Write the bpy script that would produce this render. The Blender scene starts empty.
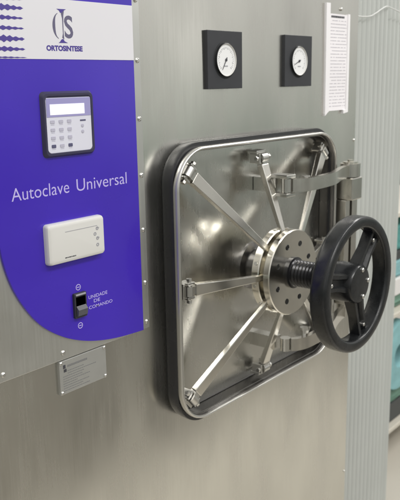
import bpy, bmesh, math, random
from mathutils import Vector, Matrix, noise as mnoise
random.seed(7)
PI = math.pi
scene = bpy.context.scene
COL = scene.collection

# ------------------------------------------------------------------ materials
def mat(name, color, rough=.5, metal=0., bump=0., bscale=(30, 30, 30), rvar=0., cvar=0., cscale=(3, 3, 3),
        coat=0., grain=None, rscale=(4, 4, 6), emit=None, estr=0., ior=1.5, wav=0., wscale=3.):
    m = bpy.data.materials.new(name); m.use_nodes = True
    nt = m.node_tree; N = nt.nodes; L = nt.links
    p = N['Principled BSDF']
    p.inputs['Base Color'].default_value = (*color, 1)
    p.inputs['Roughness'].default_value = rough
    p.inputs['Metallic'].default_value = metal
    p.inputs['IOR'].default_value = ior
    p.inputs['Coat Weight'].default_value = coat
    p.inputs['Coat Roughness'].default_value = .08
    if emit:
        p.inputs['Emission Color'].default_value = (*emit, 1)
        p.inputs['Emission Strength'].default_value = estr
    geo = N.new('ShaderNodeNewGeometry')

    def noise(scale, detail=4.):
        mp = N.new('ShaderNodeMapping'); mp.inputs['Scale'].default_value = scale
        L.new(geo.outputs['Position'], mp.inputs['Vector'])
        n = N.new('ShaderNodeTexNoise'); n.inputs['Scale'].default_value = 1.
        n.inputs['Detail'].default_value = detail
        L.new(mp.outputs['Vector'], n.inputs['Vector'])
        return n.outputs['Fac']
    nrm = None
    if wav:
        b = N.new('ShaderNodeBump'); b.inputs['Strength'].default_value = 1.; b.inputs['Distance'].default_value = wav
        L.new(noise((wscale,) * 3, 1.), b.inputs['Height']); nrm = b.outputs['Normal']
    if bump:
        b = N.new('ShaderNodeBump'); b.inputs['Strength'].default_value = 1.; b.inputs['Distance'].default_value = bump
        L.new(noise(bscale, 5.), b.inputs['Height'])
        if nrm: L.new(nrm, b.inputs['Normal'])
        nrm = b.outputs['Normal']
    if nrm: L.new(nrm, p.inputs['Normal'])
    if rvar:
        r = N.new('ShaderNodeMapRange')
        r.inputs['From Min'].default_value = .3; r.inputs['From Max'].default_value = .7
        r.inputs['To Min'].default_value = max(0, rough - rvar); r.inputs['To Max'].default_value = rough + rvar
        L.new(noise(rscale, 6.), r.inputs['Value'])
        ro = r.outputs['Result']
        if grain:
            g = N.new('ShaderNodeMapRange'); g.inputs['From Min'].default_value = .3; g.inputs['From Max'].default_value = .7
            g.inputs['To Min'].default_value = -grain[1]; g.inputs['To Max'].default_value = grain[1]
            L.new(noise(grain[0], 3.), g.inputs['Value'])
            ad = N.new('ShaderNodeMath'); L.new(ro, ad.inputs[0]); L.new(g.outputs['Result'], ad.inputs[1]); ro = ad.outputs[0]
        L.new(ro, p.inputs['Roughness'])
    if cvar:
        r = N.new('ShaderNodeMapRange')
        r.inputs['From Min'].default_value = .25; r.inputs['From Max'].default_value = .75
        r.inputs['To Min'].default_value = 1 - cvar; r.inputs['To Max'].default_value = 1 + cvar
        L.new(noise(cscale, 5.), r.inputs['Value'])
        v = N.new('ShaderNodeVectorMath'); v.operation = 'SCALE'
        v.inputs[0].default_value = color
        L.new(r.outputs['Result'], v.inputs['Scale']); L.new(v.outputs['Vector'], p.inputs['Base Color'])
    return m

STEEL = mat('brushed_steel', (.67, .66, .615), .245, 1, rvar=.09, cvar=.13, cscale=(3.2, 2, 1.6), rscale=(9, 4, 3), grain=((300, 40, 7), .030))
COVER = mat('cover_steel', (.68, .68, .65), .40, 1, rvar=.06, cvar=.05, grain=((300, 40, 7), .028))
DOORST = mat('polished_door_steel', (.68, .67, .63), .26, 1, rvar=.09, cvar=.10, rscale=(14, 4, 8), grain=((200, 40, 20), .02))
BAR = mat('bar_steel', (.66, .64, .59), .26, 1, rvar=.08, cvar=.08, cscale=(20, 20, 20))
CHROME = mat('chrome', (.82, .79, .71), .20, 1, rvar=.07, cvar=.06, cscale=(14, 14, 14), rscale=(20, 20, 20))
RIMST = mat('rim_steel', (.62, .61, .58), .33, 1, rvar=.05)
SCREW = mat('screw_steel', (.66, .65, .62), .34, 1)
RUBBER = mat('gasket_rubber', (.022, .022, .024), .28, 0, rvar=.1, rscale=(18, 18, 18))
INWALL = mat('dark_inner_wall', (.16, .155, .15), .25, .9, rvar=.08)
BLACKP = mat('black_plastic', (.012, .013, .014), .27, 0, rvar=.12, rscale=(35, 35, 35), cvar=.35, cscale=(50, 50, 50))
BLACKM = mat('black_matt', (.028, .029, .034), .5, 0, cvar=.1, cscale=(40, 40, 40))
BLACKS = mat('greased_black_steel', (.03, .03, .032), .22, .6)
HOLE = mat('dark_recess', (.02, .02, .018), .5)
PURPLE = mat('purple_acrylic', (.050, .019, .44), .26, 0, rvar=.08, coat=.5, cvar=.09, cscale=(4, 4, 4))
BAND = mat('white_print', (.74, .73, .77), .35, 0, cvar=.02)
PRINTP = mat('purple_print', (.075, .05, .28), .4)
PRINTG = mat('grey_print', (.13, .12, .20), .4)
PRINTL = mat('lilac_print', (.52, .46, .82), .4)
KEYF = mat('keypad_face', (.70, .70, .79), .35)
KEYZ = mat('keypad_lilac', (.34, .32, .58), .35)
KEYFR = mat('keypad_case', (.038, .035, .075), .38, rvar=.05)
KEYB = mat('keypad_print', (.48, .47, .57), .4)
KEYD = mat('keypad_dark_print', (.10, .10, .18), .4)
LCD = mat('lit_display', (.6, .6, .65), .3, emit=(.93, .94, 1), estr=.52)
WPLAST = mat('white_plastic', (.68, .67, .64), .38, rvar=.05, cvar=.02)
GPRINT = mat('symbol_print', (.33, .33, .36), .5)
DIAL = mat('dial_white', (.84, .84, .84), .35)
INK = mat('ink', (.05, .05, .06), .5)
PAPER = mat('paper', (.86, .83, .85), .7, cvar=.02)
PAPER2 = mat('strip_plastic', (.86, .84, .85), .5)
RULE = mat('table_print', (.50, .48, .52), .7)
PLATE = mat('plate_metal', (.52, .52, .50), .42, .75, rvar=.05, cvar=.05, cscale=(30, 30, 30))
PLATEI = mat('plate_print', (.20, .20, .20), .5)
FLOOR = mat('floor_tiles', (.52, .485, .42), .3, 0, cvar=.06, cscale=(1.5, 1.5, 1.5), rvar=.08)
FLOORD = mat('reflection_blotch_floor', (.17, .155, .125), .35, 0, cvar=.75, cscale=(1.1, 1.9, 1), rvar=.08)  # dark tone and blotches put in to vary what the steel reflects
SHELFW = mat('shelf_enamel', (.62, .58, .50), .4)
POSTG = mat('rack_post', (.30, .32, .33), .4, .4)
TEAL = mat('teal_cloth', (.10, .33, .31), .8, bump=.004, bscale=(25, 25, 25), cvar=.25, cscale=(12, 12, 30))
LBLUE = mat('light_blue_cloth', (.24, .46, .48), .8, bump=.004, bscale=(25, 25, 25), cvar=.15, cscale=(9, 9, 20))
GREEN = mat('green_cloth', (.14, .25, .19), .8, bump=.004, bscale=(25, 25, 25), cvar=.2, cscale=(9, 9, 20))
CARTON = mat('white_carton', (.74, .72, .70), .6)
DARKBOX = mat('dark_crate', (.05, .055, .055), .5)
CABLE = mat('pale_cable', (.62, .62, .60), .45)

def sheet_material():
    m = mat('translucent_ribbed_plastic', (.67, .685, .67), .36, 0, cvar=.07, cscale=(1.2, 1.2, 2.2))
    nt = m.node_tree; N = nt.nodes; L = nt.links
    p = N['Principled BSDF']; out = N['Material Output']
    tl = N.new('ShaderNodeBsdfTranslucent'); tl.inputs['Color'].default_value = (.78, .79, .75, 1)
    tr = N.new('ShaderNodeBsdfTransparent'); tr.inputs['Color'].default_value = (.9, .92, .9, 1)
    # darker webs inside the sheet, one per rib
    g = N.new('ShaderNodeNewGeometry'); sx = N.new('ShaderNodeSeparateXYZ'); L.new(g.outputs['Position'], sx.inputs[0])
    k = N.new('ShaderNodeMath'); k.operation = 'MULTIPLY'; k.inputs[1].default_value = 2 * PI / .0290; L.new(sx.outputs['X'], k.inputs[0])
    c = N.new('ShaderNodeMath'); c.operation = 'COSINE'; L.new(k.outputs[0], c.inputs[0])
    r = N.new('ShaderNodeMapRange'); r.inputs['From Min'].default_value = -1; r.inputs['From Max'].default_value = .4
    r.inputs['To Min'].default_value = .56; r.inputs['To Max'].default_value = 1.10; L.new(c.outputs[0], r.inputs['Value'])
    old = p.inputs['Base Color'].links[0].from_socket
    v = N.new('ShaderNodeVectorMath'); v.operation = 'SCALE'; L.new(old, v.inputs[0]); L.new(r.outputs['Result'], v.inputs['Scale'])
    L.new(v.outputs['Vector'], p.inputs['Base Color'])
    a = N.new('ShaderNodeMixShader'); a.inputs[0].default_value = .28
    b = N.new('ShaderNodeMixShader'); b.inputs[0].default_value = .20
    L.new(p.outputs[0], a.inputs[1]); L.new(tl.outputs[0], a.inputs[2])
    L.new(a.outputs[0], b.inputs[1]); L.new(tr.outputs[0], b.inputs[2])
    L.new(b.outputs[0], out.inputs['Surface'])
    return m
SHEET = sheet_material()

# ------------------------------------------------------------------ mesh helpers
def world_pos(o):
    v = Vector((0, 0, 0))
    while o is not None:
        v += o.location; o = o.parent
    return v

def obj(name, bm, m, parent=None, smooth=False, angle=38):
    bm.normal_update()
    bmesh.ops.recalc_face_normals(bm, faces=bm.faces)
    me = bpy.data.meshes.new(name)
    xs = [v.co for v in bm.verts]
    lo = Vector([min(c[i] for c in xs) for i in range(3)]); hi = Vector([max(c[i] for c in xs) for i in range(3)])
    c = (lo + hi) / 2
    bmesh.ops.translate(bm, verts=bm.verts, vec=-c)
    bm.to_mesh(me); bm.free()
    me.materials.append(m)
    o = bpy.data.objects.new(name, me)
    COL.objects.link(o)
    if smooth:
        me.polygons.foreach_set('use_smooth', [True] * len(me.polygons))
        me.set_sharp_from_angle(angle=math.radians(angle))
    if parent is not None:
        o.location = c - world_pos(parent); o.parent = parent
    else:
        o.location = c
    return o

def empty(name, loc, parent=None):
    o = bpy.data.objects.new(name, None); COL.objects.link(o)
    o.empty_display_size = .05
    o.location = Vector(loc)
    if parent is not None:
        o.location = Vector(loc) - world_pos(parent); o.parent = parent
    return o

def tag(o, label=None, cat=None, group=None, kind=None):
    if label: o['label'] = label
    if cat: o['category'] = cat
    if group: o['group'] = group
    if kind: o['kind'] = kind
    return o

def copy_tree(o, delta=None, parent=None):
    c = o.copy(); COL.objects.link(c)
    if parent is not None: c.parent = parent
    if delta is not None: c.location = c.location + Vector(delta)
    for ch in list(o.children): copy_tree(ch, None, c)
    return c

def nb(): return bmesh.new()

def box(bm, x0, x1, y0, y1, z0, z1, bev=0, seg=2):
    r = bmesh.ops.create_cube(bm, size=1)
    vs = r['verts']
    for v in vs:
        v.co = Vector((x0 + (v.co.x + .5) * (x1 - x0), y0 + (v.co.y + .5) * (y1 - y0), z0 + (v.co.z + .5) * (z1 - z0)))
    if bev:
        es = list({e for v in vs for e in v.link_edges})
        bmesh.ops.bevel(bm, geom=es, offset=bev, segments=seg, profile=.5, affect='EDGES')
    return bm

def loops(bm, rings, cap0=False, cap1=False, closed=True):
    prev = None; first = None
    for ring in rings:
        vs = [bm.verts.new(p) for p in ring]
        if first is None: first = vs
        if prev:
            n = len(vs)
            for i in range(n if closed else n - 1):
                j = (i + 1) % n
                bm.faces.new((prev[i], prev[j], vs[j], vs[i]))
        prev = vs
    if cap0: bm.faces.new(first)
    if cap1: bm.faces.new(prev)
    return bm

def lathe(bm, cx, cz, prof, n=48, cap0=True, cap1=True):
    """prof: list of (radius, depth out of the panel) -> turned about the panel's normal"""
    rings = [[(cx + r * math.cos(2 * PI * k / n), -d, cz + r * math.sin(2 * PI * k / n)) for k in range(n)] for r, d in prof]
    return loops(bm, rings, cap0, cap1)

def rod(bm, p0, p1, r0, r1=None, n=16):
    p0 = Vector(p0); p1 = Vector(p1); r1 = r0 if r1 is None else r1
    t = (p1 - p0).normalized()
    a = t.orthogonal().normalized(); b = t.cross(a)
    rings = [[p + (a * math.cos(2 * PI * k / n) + b * math.sin(2 * PI * k / n)) * r for k in range(n)] for p, r in ((p0, r0), (p1, r1))]
    return loops(bm, rings, True, True)

def stadium(bm, prof_pts, y0, y1, bev=0):
    """closed XZ outline extruded from depth y0 to y1 (Y coordinates)"""
    vs = [bm.verts.new((x, y0, z)) for x, z in prof_pts]
    f = bm.faces.new(vs)
    r = bmesh.ops.extrude_face_region(bm, geom=[f])
    nv = [g for g in r['geom'] if isinstance(g, bmesh.types.BMVert)]
    bmesh.ops.translate(bm, verts=nv, vec=(0, y1 - y0, 0))
    if bev:
        es = [e for e in bm.edges if all(abs(v.co.y - y1) < 1e-7 for v in e.verts) and e.verts[0] in nv and e.verts[1] in nv]
        bmesh.ops.bevel(bm, geom=es, offset=bev, segments=3, profile=.5, affect='EDGES')
    return bm

def rrect(cx, cz, hw, hh, r, n=10):
    pts = []
    for sx, sz, a0 in ((1, 1, 0), (-1, 1, 90), (-1, -1, 180), (1, -1, 270)):
        for k in range(n + 1):
            a = math.radians(a0 + 90 * k / n)
            pts.append((cx + sx * (hw - r) + r * math.cos(a), cz + sz * (hh - r) + r * math.sin(a)))
    return pts

def tube(bm, pts, r, n=10):
    rings = []
    for i, p in enumerate(pts):
        a = Vector(pts[max(0, i - 1)]); b = Vector(pts[min(len(pts) - 1, i + 1)])
        t = (b - a).normalized()
        u = t.cross(Vector((0, 1, 0))); u.normalize(); v = t.cross(u)
        rings.append([Vector(p) + (u * math.cos(2 * PI * k / n) + v * math.sin(2 * PI * k / n)) * r for k in range(n)])
    return loops(bm, rings, True, True)

def catmull(P, n=8):
    out = []
    for i in range(len(P) - 1):
        p0 = P[max(0, i - 1)]; p1 = P[i]; p2 = P[i + 1]; p3 = P[min(len(P) - 1, i + 2)]
        for k in range(n):
            t = k / n
            out.append(tuple(.5 * (2 * b + (c - a) * t + (2 * a - 5 * b + 4 * c - d) * t * t + (-a + 3 * b - 3 * c + d) * t ** 3)
                             for a, b, c, d in zip(p0, p1, p2, p3)))
    out.append(tuple(P[-1]))
    return out

def hexhead(bm, cx, cz, r, d0, d1):
    lathe(bm, cx, cz, [(r, d0), (r, d1 - r * .15), (r * .85, d1)], 6)

def text(name, body, x0, x1, z0, z1, y, m, parent, ext=.0001, offset=0.):
    """lettering lying on the panel, fitted into the rectangle x0..x1, z0..z1"""
    cu = bpy.data.curves.new(name, 'FONT'); cu.body = body; cu.size = 1.; cu.extrude = 0; cu.offset = offset
    cu.resolution_u = 4
    t = bpy.data.objects.new(name, cu); COL.objects.link(t)
    dg = bpy.context.evaluated_depsgraph_get()
    me = bpy.data.meshes.new_from_object(t.evaluated_get(dg))
    bpy.data.objects.remove(t)
    bm = nb(); bm.from_mesh(me); bpy.data.meshes.remove(me)
    xs = [v.co.x for v in bm.verts]; ys = [v.co.y for v in bm.verts]
    ax, bx, ay, by = min(xs), max(xs), min(ys), max(ys)
    for v in bm.verts:
        v.co = Vector((x0 + (v.co.x - ax) / (bx - ax) * (x1 - x0), y, z0 + (v.co.y - ay) / (by - ay) * (z1 - z0)))
    r = bmesh.ops.extrude_face_region(bm, geom=bm.faces[:])
    bmesh.ops.translate(bm, verts=[g for g in r['geom'] if isinstance(g, bmesh.types.BMVert)], vec=(0, -ext, 0))
    for f in bm.faces: f.smooth = False
    return obj(name, bm, m, parent)

# ------------------------------------------------------------------ floor
FZ = -1.71
b = nb(); box(b, -4, 8, -1.22, 5, FZ - .1, FZ)
tag(obj('floor', b, FLOOR), kind='structure')
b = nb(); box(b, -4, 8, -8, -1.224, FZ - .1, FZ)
tag(obj('reflection_floor', b, FLOORD), kind='structure')  # unseen floor, split off and darkened to shape reflections in the steel panel

# ------------------------------------------------------------------ the autoclave
AC = tag(empty('autoclave', (.9, .4, FZ)), 'large stainless steel autoclave with a purple control panel, square door and black handwheel', 'autoclave')
XR = 1.857
b = nb(); box(b, -.35, XR - .002, .0075, .85, FZ + .12, .62); obj('cabinet', b, STEEL, AC)
b = nb(); box(b, -.30, XR - .05, .05, .80, FZ, FZ + .118); obj('plinth', b, BLACKM, AC)
def wave(x, z, sc, seed):
    return .5 + .5 * max(-1, min(1, 1.3 * mnoise.noise(Vector((x * sc, z * sc * .8, seed)))))
b = nb(); nx, nz = 88, 88
xs = [-.35 + (XR + .35) * i / nx for i in range(nx + 1)]; zs = [FZ + .125 + (.615 - FZ - .125) * j / nz for j in range(nz + 1)]
def py(x, z):
    e = min(1, (XR - x) / .06)
    return .0034 * e * wave(x, z, 3.8, 1.7)
V = [[b.verts.new((x, py(x, z), z)) for x in xs] for z in zs]
for j in range(nz):
    for i in range(nx): b.faces.new((V[j][i], V[j][i + 1], V[j + 1][i + 1], V[j + 1][i]))
edge = [b.verts.new((XR + .0004, .0070, z)) for z in zs]
for j in range(nz): b.faces.new((V[j][nx], edge[j], edge[j + 1], V[j + 1][nx]))
FP = obj('front_panel', b, STEEL, AC, True, 30)
for x, z in ((1.852, -.17), (1.765, .1735), (1.852, -1.19), (1.852, .42), (1.852, -.68)):
    b = nb(); lathe(b, x, z, [(.004, -.003), (.004, .0012), (.0025, .0028)], 14); obj('screw', b, SCREW, FP, True)

# cover sheet at upper left with its screws
CX1 = 1.013
b = nb(); box(b, -.34, CX1, -.0036, .0034, -.4875, .60, .001); CV = obj('cover_sheet', b, COVER, AC)
ci = [(1.0045, .0385 - .1075 * k) for k in range(-2, 5)] + [(1.0045, -.473)] + [(.66 - .128 * k, -.4745) for k in range(-2, 4)]
for x, z in ci:
    if abs(x - .916) < .003: continue
    b = nb(); lathe(b, x, z, [(.0046, .0033), (.0046, .0048), (.0028, .0066)], 16); obj('screw', b, SCREW, CV, True)

# purple control panel: flat sheet with a rounded lower left corner
curve = [(.668, .02), (.668, -.16), (.6685, -.22), (.6744, -.2796), (.6895, -.3306), (.7137, -.3751), (.7443, -.4121), (.7864, -.4425),
         (.8318, -.4633), (.8805, -.4765), (.9326, -.4838), (.9965, -.487)]
curve[-1] = (.9915, -.487)
outl = catmull(curve, 6)
outl = [(.9915, .36), (.668, .36)] + outl
b = nb(); stadium(b, outl, -.0036, -.0075, .001)
CP = obj('control_panel', b, PURPLE, AC)
YP = -.0075
b = nb(); box(b,   .6688, .9907, YP - .0006, YP + .001, .0385, .1345); obj('white_band', b, BAND, CP)
YB = YP - .0006
# screw-shaped ornaments printed at the left end of the band
for i, zc in enumerate((.1290, .1157, .1005, .0850, .0690, .0533, .0405)):
    up = []; L0, L1 = .668, (.7485, .749, .7475, .7478, .7478, .7475, .7500)[i]
    hmax = (.0034, .0056, .0040, .0038, .0060, .0046, .0016)[i]
    n = 40
    for k in range(n + 1):
        x = L0 + (L1 - L0) * k / n
        ph = ((x - L0) / .0115) % 1
        saw = .40 + .60 * (1 - abs(2 * ph - 1))
        tp = 1. if x < L1 - .035 else .35 + .65 * (L1 - x) / .035
        if x > L1 - .004: tp *= (L1 - x) / .004 * .9 + .1
        up.append((x, hmax * saw * tp))
    pts = [(x, zc + h) for x, h in up] + [(x, max(.0387, zc - h)) for x, h in reversed(up)]
    b = nb(); stadium(b, pts, YB + .0003, YB - .0003); obj('printed_screw_ornament', b, PRINTP, CP)
# emblem
arc = [math.radians(108 + 144 * k / 16) for k in range(17)]
EMB = [([(.8300 + .0165 * math.cos(a), .0920 + .0215 * math.sin(a)) for a in arc] + [(.8300 + (.0165 - .0052 * math.sin((a - arc[0]) / (arc[-1] - arc[0]) * PI) - .0004) * math.cos(a), .0920 + .0205 * math.sin(a)) for a in reversed(arc)], PRINTG),
       ([(.8235, .119), (.8436, .1192), (.8373, .1162), (.8353, .1123), (.8307, .1133), (.8288, .1164)], PRINTP),
       ([(.8325, .1123), (.8391, .117), (.8372, .1090), (.8362, .0947), (.8360, .0800), (.8366, .0710), (.8325, .0735), (.8345, .0800), (.8345, .1040)], PRINTG),
       ([(.8244, .0649), (.8439, .0651), (.8371, .0678), (.8344, .0717), (.8304, .0703), (.8276, .0669)], PRINTP)]
for k, (pts, m) in enumerate(EMB):
    b = nb(); stadium(b, [(x - .008, z) for x, z in pts], YB + .0003, YB - .0003 - .00002 * k); obj('emblem_stroke', b, m, CP)
text('emblem_letter', 'S', 0.8302, 0.8488, .0725, .1095, YB, PRINTG, CP, .0001, .02)
text('maker_lettering', 'ORTOSINTESE', 0.7900, 0.8678, .0516, .0608, YB, PRINTP, CP, .0001, .055)
text('title_lettering', 'Autoclave', .7005, .8210, -.1868, -.1655, YP, PRINTL, CP, .0001, -.004)
text('title_lettering', 'Universal', .8380, .9605, -.1868, -.1655, YP, PRINTL, CP, .0001, -.004)
text('switch_lettering', 'UNIDADE', 0.8514, 0.8982, -.3885, -.3820, YP, PRINTL, CP, .0001, .005)
text('switch_lettering', 'DE', 0.8638, 0.8792, -.3975, -.3912, YP, PRINTL, CP, .0001, .005)
text('switch_lettering', 'COMANDO', 0.8514, 0.9100, -.4080, -.4018, YP, PRINTL, CP, .0001, .005)
for zc, ch in ((-.3600, '-'), (-.4325, '-')):
    b = nb(); n = 28
    rings = [[(.8285 + r * math.cos(2 * PI * k / n), y, zc + r * math.sin(2 * PI * k / n)) for k in range(n)]
             for r, y in ((.0044, YP + .0002), (.0044, YP - .0003), (.0058, YP - .0003), (.0058, YP + .0002))]
    loops(b, rings); box(b, .8253, .8317, YP - .0003, YP + .0002, zc - .0007, zc + .0007)
    obj('switch_symbol', b, PRINTL, CP)

# keypad controller
KX0, KX1, KZ0, KZ1 = .7715, .8805, -.1205, -.0160
kcx, kcz = (KX0 + KX1) / 2, (KZ0 + KZ1) / 2
hw, hh = (KX1 - KX0) / 2, (KZ1 - KZ0) / 2
b = nb()
rings = [[(x, y, z) for x, z in rrect(kcx, kcz, hw - i, hh - i, .008, 6)] for i, y in ((-.003, YP + .001), (-.001, YP - .003), (0, -.0125), (.0010, -.0142), (.0045, -.0142), (.0060, -.0118))]
loops(b, rings, True, True)
KP = obj('keypad', b, KEYFR, AC, True)
fx0, fx1, fz0, fz1 = .7772, .8750, -.1160, -.0240
b = nb(); stadium(b, rrect(kcx, (fz0 + fz1) / 2, (fx1 - fx0) / 2, (fz1 - fz0) / 2, .002, 4), -0.0116, -0.0128); obj('keypad_face', b, KEYF, KP)
b = nb(); box(b, fx0 + .0008, fx1 - .0008, -0.0134, -0.0127, -.0556, fz1 - .0008); obj('display_surround', b, KEYZ, KP)
b = nb(); box(b, .7850, .8600, -0.0138, -0.0132, -.0522, -.0345); obj('display', b, LCD, KP)
for i, x in enumerate((.7892, .8072, .8252)):
    for j, z in enumerate((-.0634, -.0767, -.0902, -.1040)):
        dark = j == 3 and i != 1
        b = nb(); stadium(b, rrect(x, z, .0046, .0029, .0014, 3), -0.0126, -0.0136, .0004)
        obj('key', b, KEYD if dark else KEYB, KP)
        b = nb(); box(b, x - .0038, x + .0038, -0.0131, -0.0126, z - .0052, z - .0044); obj('key_print', b, KEYB, KP)
b = nb(); box(b, .8495, .8620, -0.0133, -0.0126, -.0648, -.0622); obj('keypad_marking', b, KEYD, KP)
for x, z in ((.8542, -.0725), (.8542, -.0825)):
    b = nb(); lathe(b, x, z, [(.0032,  0.0126), (.0032,  0.0133), (.0022,  0.0136)], 16); obj('key', b, KEYB, KP)

# thermostat
b = nb(); tcx, tcz = .8235, -.2705
rings = [[(x, y, z) for x, z in rrect(tcx, tcz, .0645 - i, .0358 - i, .006, 6)] for i, y in ((0, YP + .001), (0, -.012), (.0004, -.0160), (.0015, -.0185), (.004, -.0198), (.007, -.0202))]
loops(b, rings, True, True)
TH = obj('thermostat', b, WPLAST, AC, True)
YT = -.0202
b = nb(); box(b, .7960, .8700, YT - .0003, YT + .0003, -.2518, -.2510); obj('thermostat_groove', b, GPRINT, TH)
b = nb()
for k in range(9): box(b, .7930 + k * .0028, .7930 + k * .0028 + (.0018 if k % 3 else .0023), YT - .0003, YT + .0003, -.2978, -.2960)
obj('thermostat_print', b, INK, TH)
for (x, z), s in zip(((.8695, -.2565), (.8638, -.2660), (.8695, -.2745), (.8690, -.2865)), (0, 1, 2, 3)):
    b = nb(); n = 18
    rings = [[(x + r * math.cos(2 * PI * k / n), y, z + r * math.sin(2 * PI * k / n)) for k in range(n)]
             for r, y in ((.0016, YT + .0003), (.0016, YT - .0004), (.0032, YT - .0004), (.0032, YT + .0003))]
    loops(b, rings)
    if s % 2 == 0: box(b, x - .0012, x + .0045, YT - .0005, YT + .0003, z + .0004, z + .0014)
    obj('thermostat_button', b, GPRINT, TH)

# rocker switch
b = nb(); stadium(b, rrect(.8280, -.3925, .0142, .0232, .002, 4), YP + .001, -.0135, .0012); SW = obj('rocker_switch', b, BLACKM, AC)
b = nb(); box(b, .8163, .8393, -.0155, -.0130, -.3735, -.3705, .0006); obj('switch_lip', b, GPRINT, SW)
b = nb()
vs = [(.8168, -.3760, -.0140), (.8168, -.3925, -.0140), (.8168, -.3990, -.0200), (.8168, -.4100, -.0180), (.8168, -.4125, -.0140)]
A = [b.verts.new((x, y, z)) for x, z, y in vs]; B = [b.verts.new((.8388, y, z)) for x, z, y in vs]
for i in range(5): b.faces.new((A[i], A[(i + 1) % 5], B[(i + 1) % 5], B[i]))
b.faces.new(A); b.faces.new(B)
obj('rocker', b, mat('rocker_grey', (.085, .085, .10), .35), SW)

# nameplate below the cover sheet
b = nb(); box(b, .7766, .8892, -.0048, .0034, -.5536, -.4895, .0006); NP = obj('nameplate', b, PLATE, AC)
YN = -.0048
for x, z in ((.7803, -.4930), (.8856, -.4930), (.7803, -.5500), (.8856, -.5500)):
    b = nb(); lathe(b, x, z, [(.0034, .0042), (.0034, .0058), (.002, .0072)], 14); obj('screw', b, SCREW, NP, True)
b = nb(); box(b, .7850, .7905, YN - .0003, YN + .0003, -.5045, -.4975); box(b, .7862, .7925, YN - .00032, YN + .0003, -.5115, -.5060)
obj('plate_emblem', b, INK, NP)
b = nb()
x = .7950
while x < .8420:
    w = random.uniform(.002, .0036); box(b, x, x + w, YN - .0003, YN + .0003, -.5035, -.4995); x += w + .0007
z = -.5105
for row in range(9):
    x = .7840 if row > 1 else .7950
    xe = random.choice((.815, .83, .862, .845))
    while x < xe:
        w = random.uniform(.0015, .005); box(b, x, x + w, YN - .0003, YN + .0003, z - .0008, z + .0007); x += w + .0011
    z -= .0046
obj('plate_print', b, PLATEI, NP)

# pressure gauges
def gauge(cx, ang):
    cz = .0413
    b = nb(); box(b, cx - .0590, cx + .0600, -.0060, .0030, cz - .0597, cz + .0597, .0008); 
    G = obj('pressure_gauge', b, BLACKM, AC)
    b = nb(); lathe(b, cx, cz, [(.0320, .0060), (.0320, .0078)], 48); obj('dial', b, DIAL, G)
    b = nb()
    n = 56
    rings = [[(cx + r * math.cos(2 * PI * k / n), -d, cz + r * math.sin(2 * PI * k / n)) for k in range(n)]
             for r, d in ((.0332, .0080), (.0332, .0104), (.0337, .0110), (.0346, .0104), (.0354, .0068), (.0390, .0062))]
    loops(b, rings); obj('bezel', b, BLACKP, G, True)
    b = nb()
    rings = [[(cx + r * math.cos(2 * PI * k / n), -d, cz + r * math.sin(2 * PI * k / n)) for k in range(n)]
             for r, d in ((.0316, .0079), (.0323, .0098), (.0334, .0107))]
    loops(b, rings); obj('bezel_lining', b, WPLAST, G, True)
    b = nb()
    for k in range(28):
        a = math.radians(-45 + 270 * k / 27)
        L = .0045 if k % 3 == 0 else .0025
        c, s = math.cos(a), math.sin(a)
        r0, r1, w = .0262 - L, .0262, .0004
        q = [(r0, -w), (r1, -w), (r1, w), (r0, w)]
        b.faces.new([b.verts.new((cx + r * c - t * s, -.0081, cz + r * s + t * c)) for r, t in q])
    obj('dial_ticks', b, INK, G)
    b = nb(); box(b, cx - .006, cx + .006, -.0084, -.0077, cz - .0135, cz - .0115); obj('dial_print', b, GPRINT, G)
    b = nb(); a = math.radians(ang); c, s = math.cos(a), math.sin(a)
    stadium(b, [(cx + r * c - t * s, cz + r * s + t * c) for r, t in ((-.006, -.0012), (.024, -.0005), (.024, .0005), (-.006, .0012))], -.0086, -.0091)
    lathe(b, cx, cz, [(.0030, .0082), (.0030, .0097)], 16)
    obj('needle', b, INK, G)
gauge(1.2668, 238)
gauge(1.5537, 202)

# ------------------------------------------------------------------ door
DX, DZ = 1.3665, -.4245
def drings(spec, r=.085, dh=.0155):
    return [[(x, -d, z) for x, z in rrect(DX, DZ, w, w - dh, r + (w - .311), 14)] for w, d in spec]
b = nb(); rings = []
for k in range(24):
    w_ = .296 * (1 - k / 24) ; hh_ = (.296 - .0155) * (1 - k / 24); rr_ = .07 * (1 - k / 24)
    rings.append([(x, -.0045 + .0038 * min(1, k / 3) * (wave(x, z, 7., 4.2) - .5), z) for x, z in rrect(DX, DZ, w_, hh_, rr_, 14)])
loops(b, [[(x, .003, z) for x, y, z in rings[0]]] + rings, False, True)
DOOR = obj('door', b, DOORST, AC, True, 25)
b = nb(); loops(b, drings([(.3010, -.0034), (.3035, .0010), (.3058, .0050), (.3072, .0120), (.3078, .0220), (.3080, .0320), (.3070, .0345), (.3020, .0348), (.2950, .0348), (.2950, .0300)], .085, .0040))
obj('gasket', b, RUBBER, DOOR, True, 60)
b = nb(); loops(b, drings([(.3000, .0355), (.3070, .0355), (.3092, .0365), (.3098, .0400), (.3100, .0450), (.3090, .0490), (.3070, .0505), (.3048, .0500), (.3036, .0480), (.3032, .0440)]))
obj('door_rim', b, RIMST, DOOR, True, 60)
b = nb(); loops(b, drings([(.3070, .0440), (.3038, .0462), (.3022, .0450), (.3010, .0300), (.2990, .0040), (.2940, .0020)]))
obj('inner_wall', b, INWALL, DOOR, True, 50)

HX, HZ = 1.3645, -.4290
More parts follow.
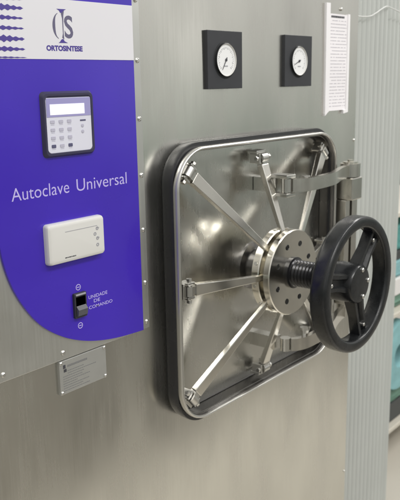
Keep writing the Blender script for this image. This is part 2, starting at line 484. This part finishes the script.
# locking bars: eight tapered square bars from the hub to the rim
def square_bar(bm, p0, p1, w0, w1, h0=None, h1=None, bev=.0012):
    p0 = Vector(p0); p1 = Vector(p1); t = (p1 - p0).normalized()
    u = t.cross(Vector((0, -1, 0))).normalized(); v = u.cross(t).normalized()
    h0 = h0 or w0; h1 = h1 or w1
    q = []
    for p, w, h in ((p0, w0, h0), (p1, w1, h1)):
        q.append([p + u * w * sx / 2 + v * h * sy / 2 for sx, sy in ((1, 1), (-1, 1), (-1, -1), (1, -1))])
    loops(bm, q, True, True)
    if bev: bmesh.ops.bevel(bm, geom=bm.edges[:], offset=bev, segments=2, profile=.5, affect='EDGES')
ends = [(1.1010, -.1800), (1.3560, -.1720), (1.6200, -.1800), (1.0960, -.4240), (1.0980, -.6650), (1.3640, -.6790), (1.6250, -.6680), (1.6340, -.4290)]
for ex, ez in ends:
    o = Vector((HX, 0, HZ)); e = Vector((ex, 0, ez)); dv = (e - o); Ln = dv.length; dv.normalize()
    tn = dv.cross(Vector((0, 1, 0)))
    pin_c = e + Vector((0, -.0390, 0))
    p_in = o + dv * .074 + Vector((0, -.0975, 0))
    p_out = e - dv * .016 + Vector((0, -.0405, 0))
    b = nb(); square_bar(b, p_in, p_out, .0125, .0265, .0085, .0150, .0016)
    SB = obj('locking_bar', b, BAR, AC)
    # clevis on the rim
    b = nb()
    for s in (-1, 1):
        c = e + tn * s * .0155
        sub = nb(); square_bar(sub, c + Vector((0, -.031, 0)) - dv * .012, c + Vector((0, -.031, 0)) + dv * .010, .005, .005, .028, .028, .001)
        me = bpy.data.meshes.new('tmp'); sub.to_mesh(me); sub.free(); b.from_mesh(me); bpy.data.meshes.remove(me)
    sub = nb(); square_bar(sub, e + dv * .0095 + Vector((0, -.024, 0)), e + dv * .0165 + Vector((0, -.024, 0)), .034, .034, .026, .026, .001)
    me = bpy.data.meshes.new('tmp'); sub.to_mesh(me); sub.free(); b.from_mesh(me); bpy.data.meshes.remove(me)
    obj('clevis', b, RIMST, SB)
    # eye of the bar and pin
    b = nb(); rod(b, pin_c - tn * .0105, pin_c + tn * .0105, .0115, n=20)
    square_bar(b, pin_c - dv * .024, pin_c - dv * .003, .0165, .0165, .0165, .0165, 0)
    obj('bar_eye', b, RIMST, SB, True)
    b = nb(); rod(b, pin_c - tn * .026, pin_c + tn * .026, .0038)
    rod(b, pin_c - tn * .026, pin_c - tn * .0205, .0060, n=6); rod(b, pin_c + tn * .0205, pin_c + tn * .026, .0060, n=6)
    obj('pin', b, SCREW, SB, True)

# hub: stacked turned discs
b = nb(); lathe(b, HX, HZ, [(.060, .0715), (.094, .0715), (.098, .0735), (.098, .0895), (.096, .0915), (.070, .0915), (.070, .1035),
                            (.094, .1035), (.0985, .1055), (.0985, .1185), (.0965, .1205), (.036, .1205)], 72, False, True)
HB = obj('locking_hub', b, CHROME, AC, True, 30)
b = nb(); lathe(b, HX, HZ, [(.056, .0048), (.056, .010), (.043, .016), (.043, .0714)], 56); obj('hub_boss', b, INWALL, HB, True, 30)
for k in range(8):
    a = math.radians(22.5 + 45 * k)
    x, z = HX + .068 * math.cos(a), HZ + .068 * math.sin(a)
    b = nb(); lathe(b, x, z, [(.0066, .1203), (.0066, .1212), (.0055, .1216), (.0050, .1209)], 18); obj('hub_bolt', b, HOLE if k % 2 else BLACKS, HB, True)
for k in range(12):
    a = math.radians(10 + 30 * k)
    x, z = HX + .0978 * math.cos(a), HZ + .0978 * math.sin(a)
    b = nb(); rod(b, (HX + .096 * math.cos(a), -.0815, HZ + .096 * math.sin(a)), (HX + .0995 * math.cos(a), -.0815, HZ + .0995 * math.sin(a)), .0042, n=12)
    obj('grub_screw', b, SCREW, HB, True)

# threaded spindle
prof = [(.036, .1205), (.036, .126), (.031, .1275)]
d = .130
while d < .212:
    prof += [(.0285, d), (.0305, d + .003), (.0305, d + .0045), (.0285, d + .0075)]
    d += .0085
prof += [(.0285, .216), (.0285, .222)]
b = nb(); lathe(b, HX, HZ, prof, 40); obj('spindle', b, BLACKS, AC, True, 25)

# handwheel
WD = .271; WR = .1350
b = nb(); n = 96; k = 32
rings = []
for i in range(k + 1):
    a = 2 * PI * i / k
    ca, sa = math.cos(a), math.sin(a)
    # soft rectangular section
    rr = .0127 * math.copysign(abs(ca) ** .42, ca); dd = .0195 * math.copysign(abs(sa) ** .42, sa)
    rings.append([(HX + (WR + rr) * math.cos(2 * PI * j / n), -(WD + dd), HZ - .002 + (WR + rr) * math.sin(2 * PI * j / n)) for j in range(n)])
loops(b, rings); bmesh.ops.remove_doubles(b, verts=b.verts, dist=1e-6)
HW = obj('handwheel', b, BLACKP, AC, True, 50)
b = nb(); lathe(b, HX, HZ, [(.030, .212), (.041, .215), (.0425, .221), (.0440, .246), (.0430, .249), (.0425, .284), (.0395, .2885), (.030, .2895)], 48)
obj('wheel_hub', b, BLACKP, HW, True, 40)
for ang in (48, -72, 168):
    a = math.radians(ang); dv = Vector((math.cos(a), 0, math.sin(a))); o = Vector((HX, -.268, HZ))
    b = nb(); tnn = dv.cross(Vector((0, 1, 0)))
    # grooved, slightly dished spoke
    sec = lambda w, h: [(-w, -h), (-w, h), (-w * .55, h), (-w * .35, h * .35), (w * .35, h * .35), (w * .55, h), (w, h), (w, -h)]
    rings = []
    for r, w, h in ((.036, .0200, .0130), (.080, .0165, .0110), (.1235, .0185, .0120)):
        rings.append([o + dv * r + tnn * x + Vector((0, -y, 0)) for x, y in sec(w, h)])
    loops(b, rings, True, True)
    SP = obj('wheel_spoke', b, BLACKP, HW)
    b = nb(); p = o + dv * .108 + tnn * .004; lathe(b, p.x, p.z, [(.0042, .272), (.0042, .2815), (.003, .2825)], 12); obj('screw', b, SCREW, SP, True)
for ang in (80, 5, -70):
    a = math.radians(ang); x, z = HX + .031 * math.cos(a), HZ + .031 * math.sin(a)
    b = nb(); lathe(b, x, z, [(.0048, .2890), (.0048, .2915), (.0034, .2930)], 16); obj('cap_screw', b, SCREW, HW, True)

# hinge arms (upper and lower) and the hinge post
def hinge_arm(zc, with_bolt):
    path = [(1.392, .098), (1.402, .108), (1.425, .1155), (1.455, .1175), (1.500, .1165), (1.545, .1120), (1.575, .1030), (1.600, .0940), (1.632, .0830), (1.665, .0745), (1.695, .0695), (1.720, .0675)]
    P = catmull(path, 5)
    b = nb(); th = .0065; hh = .0150
    rings = []
    for i, (x, d) in enumerate(P):
        a = Vector(P[max(0, i - 1)]); c = Vector(P[min(len(P) - 1, i + 1)]); t = (c - a).normalized()
        nx, nd = -t.y, t.x
        f = 1.0
        ring = []
        for s, h in ((-1, -hh), (-1, hh), (1, hh), (1, -hh)):
            ring.append((x + nx * th * s * f, -(d + nd * th * s * f), zc + h))
        rings.append(ring)
    loops(b, rings, True, True)
    bmesh.ops.bevel(b, geom=[e for e in b.edges if e.calc_face_angle(0) > .8], offset=.0015, segments=2, profile=.5, affect='EDGES')
    A = obj('hinge_arm', b, BAR, AC, True, 35)
    # pivot block standing on the middle of the door
    b = nb()
    if not with_bolt: box(b, 1.366, 1.402, -.100, -.052, zc + .0165, zc + .0250, .0015)
    if not with_bolt: box(b, 1.366, 1.402, -.100, -.052, zc - .0250, zc - .0165, .0015)
    box(b, 1.370, 1.398, -.066, -.0045, zc - .0160, zc + .0160)
    obj('pivot_block', b, DOORST, A)
    b = nb()
    n = 24
    def vcyl(bm, x, d, r, z0, z1):
        loops(bm, [[(x + r * math.cos(2 * PI * k / n), -d + r * math.sin(2 * PI * k / n), z) for k in range(n)] for z in (z0, z1)], True, True)
    vcyl(b, 1.386, .086, .0125, zc - .0155, zc + .0155); obj('pivot_pin', b, DOORST, A, True)
    b = nb()
    vcyl(b, 1.7150, .0660, .0265, zc - .0160, zc + .0175); 
    obj('hinge_knuckle', b, BAR, A, True)
    b = nb(); vcyl(b, 1.7150, .0660, .0200, zc + .0177, zc + .0215); vcyl(b, 1.7150, .0660, .008, zc + .0217, zc + .0270)
    obj('hinge_cap', b, CHROME, A, True)
    b = nb(); x0 = 1.425
    vcyl(b, 1.430, .109, .0050, zc + .0150, zc + .0290 if with_bolt else zc + .0170)
    vcyl(b, 1.430, .109, .0095, zc + .0290 if with_bolt else zc + .0165, zc + .0350 if with_bolt else zc + .0190)
    obj('arm_bolt', b, SCREW, A, True)
hinge_arm(-.2350, False)
hinge_arm(-.6150, True)
HP = empty('hinge_post', (1.721, -.002, -.425), AC)
for z0, z1 in ((-.3120, -.2530), (-.5980, -.5400)):
    b = nb(); box(b, 1.690, 1.742, -.0880, -.0400, z0, z1, .003); obj('hinge_block', b, BAR, HP)
    b = nb(); box(b, 1.698, 1.748, -.0395, -.0040, z0 - .004, z1 + .004, .002); obj('hinge_bracket', b, RIMST, HP)
b = nb(); box(b, 1.690, 1.712, -.0700, -.0040, -.5395, -.3125, .002); obj('post_plate', b, BAR, HP)
b = nb(); box(b, 1.726, 1.752, -.0700, -.0040, -.5395, -.3125, .002); obj('post_plate', b, BAR, HP)

# ------------------------------------------------------------------ paper chart on the front panel
PN = tag(empty('paper_chart', (1.746, -.004, .035)), 'long white printed paper chart between white strips, right of the gauges', 'paper chart')
def paper_y(x, z): return -.0030 - .0016 * ((x - 1.7035) / .0955) ** 2 - .0007 * math.sin((z - .16) * 38)
def draped(bm, x0, x1, z0, z1, lift, nx, nz, thick):
    V = [[bm.verts.new((x0 + (x1 - x0) * i / nx, paper_y(x0 + (x1 - x0) * i / nx, z0 + (z1 - z0) * j / nz) - lift, z0 + (z1 - z0) * j / nz)) for i in range(nx + 1)] for j in range(nz + 1)]
    fs = [bm.faces.new((V[j][i], V[j][i + 1], V[j + 1][i + 1], V[j + 1][i])) for j in range(nz) for i in range(nx)]
    if thick:
        r = bmesh.ops.extrude_face_region(bm, geom=fs)
        bmesh.ops.translate(bm, verts=[q for q in r['geom'] if isinstance(q, bmesh.types.BMVert)], vec=(0, thick, 0))
b = nb(); draped(b, 1.7035, 1.7990, -.0840, .1600, 0, 10, 30, .0004); obj('sheet', b, PAPER, PN, True)
b = nb(); stadium(b, [(1.6835, .1850), (1.7030, .1850), (1.7045, -.0855), (1.6990, -.0875), (1.6865, -.0960), (1.6855, -.0900)], .0024, -.0044); obj('side_strip', b, PAPER2, PN)
b = nb(); stadium(b, [(1.7915, .1625), (1.8020, .1620), (1.8030, -.0905), (1.7790, -.0935), (1.7780, -.0840), (1.7915, -.0835)], .0024, -.0060); obj('side_strip', b, PAPER2, PN)
b = nb()
x = 1.7095
while x < 1.772:
    w = random.uniform(.004, .009); draped(b, x, min(x + w, 1.775), .1505, .1555, .0004, 1, 1, .0002); x += w + .0014
obj('heading', b, INK, PN)
b = nb()
for k in range(27):
    z = .1435 - k * .0083
    x = 1.7085 if k % 9 else 1.716
    while x < 1.785:
        w = random.uniform(.003, .013); draped(b, x, min(x + w, 1.788), z - .0009, z + .0007, .0004, 1, 1, .0002); x += w + random.choice((.0016, .0022, .006))
obj('table_rows', b, RULE, PN)

# ------------------------------------------------------------------ ribbed translucent sheets beside the machine
def ribbed(name, x0, x1, y, z0, z1, pitch, amp, label):
    b = nb(); n = int((x1 - x0) / pitch * 10)
    top = []
    for i in range(n + 1):
        x = x0 + (x1 - x0) * i / n
        ph = (x / pitch) % 1
        a = amp * (math.cos(2 * PI * ph) + .35 * math.cos(4 * PI * ph))
        top.append((x, y - a))
    zs = [z0 + (z1 - z0) * k / 6 for k in range(7)]
    loops(b, [[(x, yy, z) for x, yy in top] for z in zs], closed=False)
    r = bmesh.ops.extrude_face_region(b, geom=b.faces[:])
    bmesh.ops.translate(b, verts=[q for q in r['geom'] if isinstance(q, bmesh.types.BMVert)], vec=(0, .002, 0))
    return tag(obj(name, b, SHEET, None, True, 60), label, 'plastic sheet', 'ribbed plastic sheets beside the autoclave')
ribbed('ribbed_sheet', 1.872, 2.272, .120, FZ, .62, .0290, .0048, 'pale ribbed plastic sheet standing right against the steel cabinet edge')
ribbed('ribbed_sheet', 2.250, 2.476, .150, FZ, .62, .0290, .0060, 'narrower greyer ribbed plastic sheet whose free edge borders the shelving')

# cable draped over the sheets
cp = catmull([(1.865, .108, .200), (1.95, .104, .186), (2.0465, .102, .1775), (2.1156, .102, .1805), (2.154, .102, .1910), (2.193, .103, .2050), (2.233, .105, .2165), (2.276, .110, .2150), (2.32, .112, .2100), (2.40, .118, .2000), (2.45, .126, .1900)], 5)
b = nb(); tube(b, cp, .0017, 8); tag(obj('cable', b, CABLE, None, True, 60), 'thin pale cable draped across the top of the ribbed plastic sheets', 'cable')

# ------------------------------------------------------------------ shelving with packs behind the sheets
SR = tag(empty('shelving_rack', (3.2, .55, FZ)), 'beige steel shelving rack at the far right beyond the plastic sheets', 'shelf rack')
for x in (2.72, 3.66):
    for y in (.36, .76):
        b = nb(); box(b, x - .02, x + .02, y - .02, y + .02, FZ, .25, .003); obj('post', b, POSTG, SR)
for z in (-1.575, -1.02, -.565):
    b = nb(); box(b, 2.705, 3.675, .34, .78, z - .022, z, .004); obj('shelf', b, SHELFW, SR)

def bundle(name, m, x0, x1, y0, y1, z0, z1, label, cat, group=None, folds=3):
    b = nb(); box(b, x0, x1, y0, y1, z0, z1)
    bmesh.ops.subdivide_edges(b, edges=b.edges[:], cuts=6, use_grid_fill=True)
    for v in b.verts:
        f = (v.co.z - z0) / (z1 - z0)
        s = 1 + .02 * math.sin(f * folds * 2 * PI)
        v.co.x = (x0 + x1) / 2 + (v.co.x - (x0 + x1) / 2) * s + random.uniform(-.002, .002)
        v.co.y = (y0 + y1) / 2 + (v.co.y - (y0 + y1) / 2) * s + random.uniform(-.003, .003)
        v.co.z += random.uniform(-.002, .002)
    bmesh.ops.bevel(b, geom=[e for e in b.edges if e.calc_face_angle(0) > 1.2], offset=.012, segments=2, profile=.5, affect='EDGES')
    return tag(obj(name, b, m, None, True, 60), label, cat, group)
# stacked from the middle shelf upwards
bundle('cloth_bundle', GREEN, 2.80, 3.30, .38, .70, -1.019, -.960, 'dark green folded cloth at the bottom of the shelf stack', 'cloth bundle', 'packs on the shelving')
b = nb(); box(b, 2.79, 3.20, .37, .70, -.958, -.880, .004); tag(obj('carton', b, CARTON), 'white carton between folded cloths on the shelf', 'carton', 'packs on the shelving')
bundle('cloth_bundle', LBLUE, 2.78, 3.25, .38, .70, -.878, -.800, 'pale blue-green folded cloth lying on the white carton', 'cloth bundle', 'packs on the shelving')
b = nb(); box(b, 2.80, 3.22, .38, .70, -.797, -.755, .004); tag(obj('tray', b, DARKBOX), 'flat dark tray under the teal cloth pack', 'tray', 'packs on the shelving')
bundle('cloth_bundle', TEAL, 2.78, 3.24, .38, .70, -.753, -.640, 'bright teal folded cloth pack on the dark tray', 'cloth bundle', 'packs on the shelving')
b = nb(); n = 40
rings = [[(3.00 + r * math.cos(2 * PI * k / n), y, -1.245 + r * math.sin(2 * PI * k / n)) for k in range(n)]
         for r, y in ((.055, .37), (.055, .60), (.16, .60), (.165, .59), (.165, .36), (.160, .35), (.058, .35), (.055, .37))]
loops(b, rings)
RO = tag(obj('wrapping_roll', b, LBLUE, None, True, 40), 'thick pale blue-green roll with a dark hollow core on the lower shelf', 'roll', 'packs on the shelving')
b = nb(); lathe(b, 3.0, -1.245, [(.054, -.60), (.054, -.40)], 30); obj('core', b, DARKBOX, RO, True)
bundle('cloth_bundle', GREEN, 2.78, 3.30, .37, .70, -1.475, -1.412, 'grey green folded cloth under the pale blue-green roll', 'cloth bundle', 'packs on the shelving')
b = nb(); box(b, 2.78, 3.32, .37, .72, -1.574, -1.478, .005); tag(obj('crate', b, DARKBOX), 'low dark crate on the lowest shelf', 'crate', 'packs on the shelving')

# ------------------------------------------------------------------ light: room ambience and ceiling fluorescents
w = bpy.data.worlds.new('World'); scene.world = w; w.use_nodes = True
nt = w.node_tree; N = nt.nodes; L = nt.links
bg = N['Background']
tc = N.new('ShaderNodeTexCoord'); sep = N.new('ShaderNodeSeparateXYZ'); L.new(tc.outputs['Generated'], sep.inputs[0])
mr = N.new('ShaderNodeMapRange'); mr.inputs['From Min'].default_value = -1; mr.inputs['From Max'].default_value = 1
L.new(sep.outputs['Z'], mr.inputs['Value'])
cr = N.new('ShaderNodeValToRGB'); L.new(mr.outputs['Result'], cr.inputs[0])
el = cr.color_ramp.elements
el[0].position = 0; el[0].color = (.36, .34, .30, 1)
el[1].position = 1; el[1].color = (.90, .91, .90, 1)
for p, c in ((.30, (.24, .23, .205)), (.375, (.17, .17, .155)), (.43, (.20, .21, .19)), (.462, (.40, .46, .41)), (.485, (.54, .565, .52)), (.505, (.76, .765, .73)), (.54, (.86, .85, .82)), (.66, (.88, .875, .85))):
    e = el.new(p); e.color = (*c, 1)
nz = N.new('ShaderNodeTexNoise'); nz.inputs['Scale'].default_value = 1.; nz.inputs['Detail'].default_value = 2.5
wm = N.new('ShaderNodeMapping'); wm.inputs['Scale'].default_value = (5.5, 5.5, 3.2); L.new(tc.outputs['Generated'], wm.inputs['Vector'])
L.new(wm.outputs['Vector'], nz.inputs['Vector'])
m2 = N.new('ShaderNodeMapRange'); m2.inputs['From Min'].default_value = .3; m2.inputs['From Max'].default_value = .7
m2.inputs['To Min'].default_value = .42; m2.inputs['To Max'].default_value = 1.6
L.new(nz.outputs['Fac'], m2.inputs['Value'])
sc_ = N.new('ShaderNodeVectorMath'); sc_.operation = 'SCALE'
L.new(cr.outputs['Color'], sc_.inputs[0]); L.new(m2.outputs['Result'], sc_.inputs['Scale'])
L.new(sc_.outputs['Vector'], bg.inputs['Color']); bg.inputs['Strength'].default_value = .82

def lamp(name, loc, sx, sy, power, rz=0, col=(1, .985, .955)):
    l = bpy.data.lights.new(name, 'AREA'); l.shape = 'RECTANGLE'; l.size = sx; l.size_y = sy; l.energy = power * 1.3; l.color = col
    o = bpy.data.objects.new(name, l); COL.objects.link(o); o.location = loc; o.rotation_euler = (0, 0, rz)
lamp('ceiling_light', (.5, -1.3, 1.25), 1.3, .25, 16)
lamp('ceiling_light', (2.3, -1.5, 1.25), 1.3, .25, 16)
lamp('ceiling_light', (1.2, -3.2, 1.25), 1.3, .25, 20)
lamp('ceiling_light', (3.0, -.5, 1.25), .25, 1.3, 20)

# ------------------------------------------------------------------ camera
f_px, yaw, pitch, roll = 732.047, math.radians(49.70253), math.radians(13.04358), math.radians(-1.04182)
cy, sy, cp_, sp_ = math.cos(yaw), math.sin(yaw), math.cos(pitch), math.sin(pitch)
fw = Vector((sy * cp_, cy * cp_, -sp_)); rt = Vector((cy, -sy, 0)); up = rt.cross(fw)
r2 = math.cos(roll) * rt + math.sin(roll) * up; u2 = -math.sin(roll) * rt + math.cos(roll) * up
cam = bpy.data.cameras.new('camera'); co = bpy.data.objects.new('camera', cam); COL.objects.link(co)
co.matrix_world = Matrix(((r2.x, u2.x, -fw.x, 0), (r2.y, u2.y, -fw.y, -1), (r2.z, u2.z, -fw.z, 0), (0, 0, 0, 1)))
cam.sensor_fit = 'VERTICAL'; cam.sensor_height = 24; cam.lens = 24 * f_px / 500
cam.dof.use_dof = True; cam.dof.focus_distance = 1.28; cam.dof.aperture_fstop = 6.0
cam.clip_start = .02; cam.clip_end = 60
scene.camera = co
scene.view_settings.view_transform = 'Standard'; scene.view_settings.look = 'None'
scene.view_settings.exposure = 0; scene.view_settings.gamma = 1
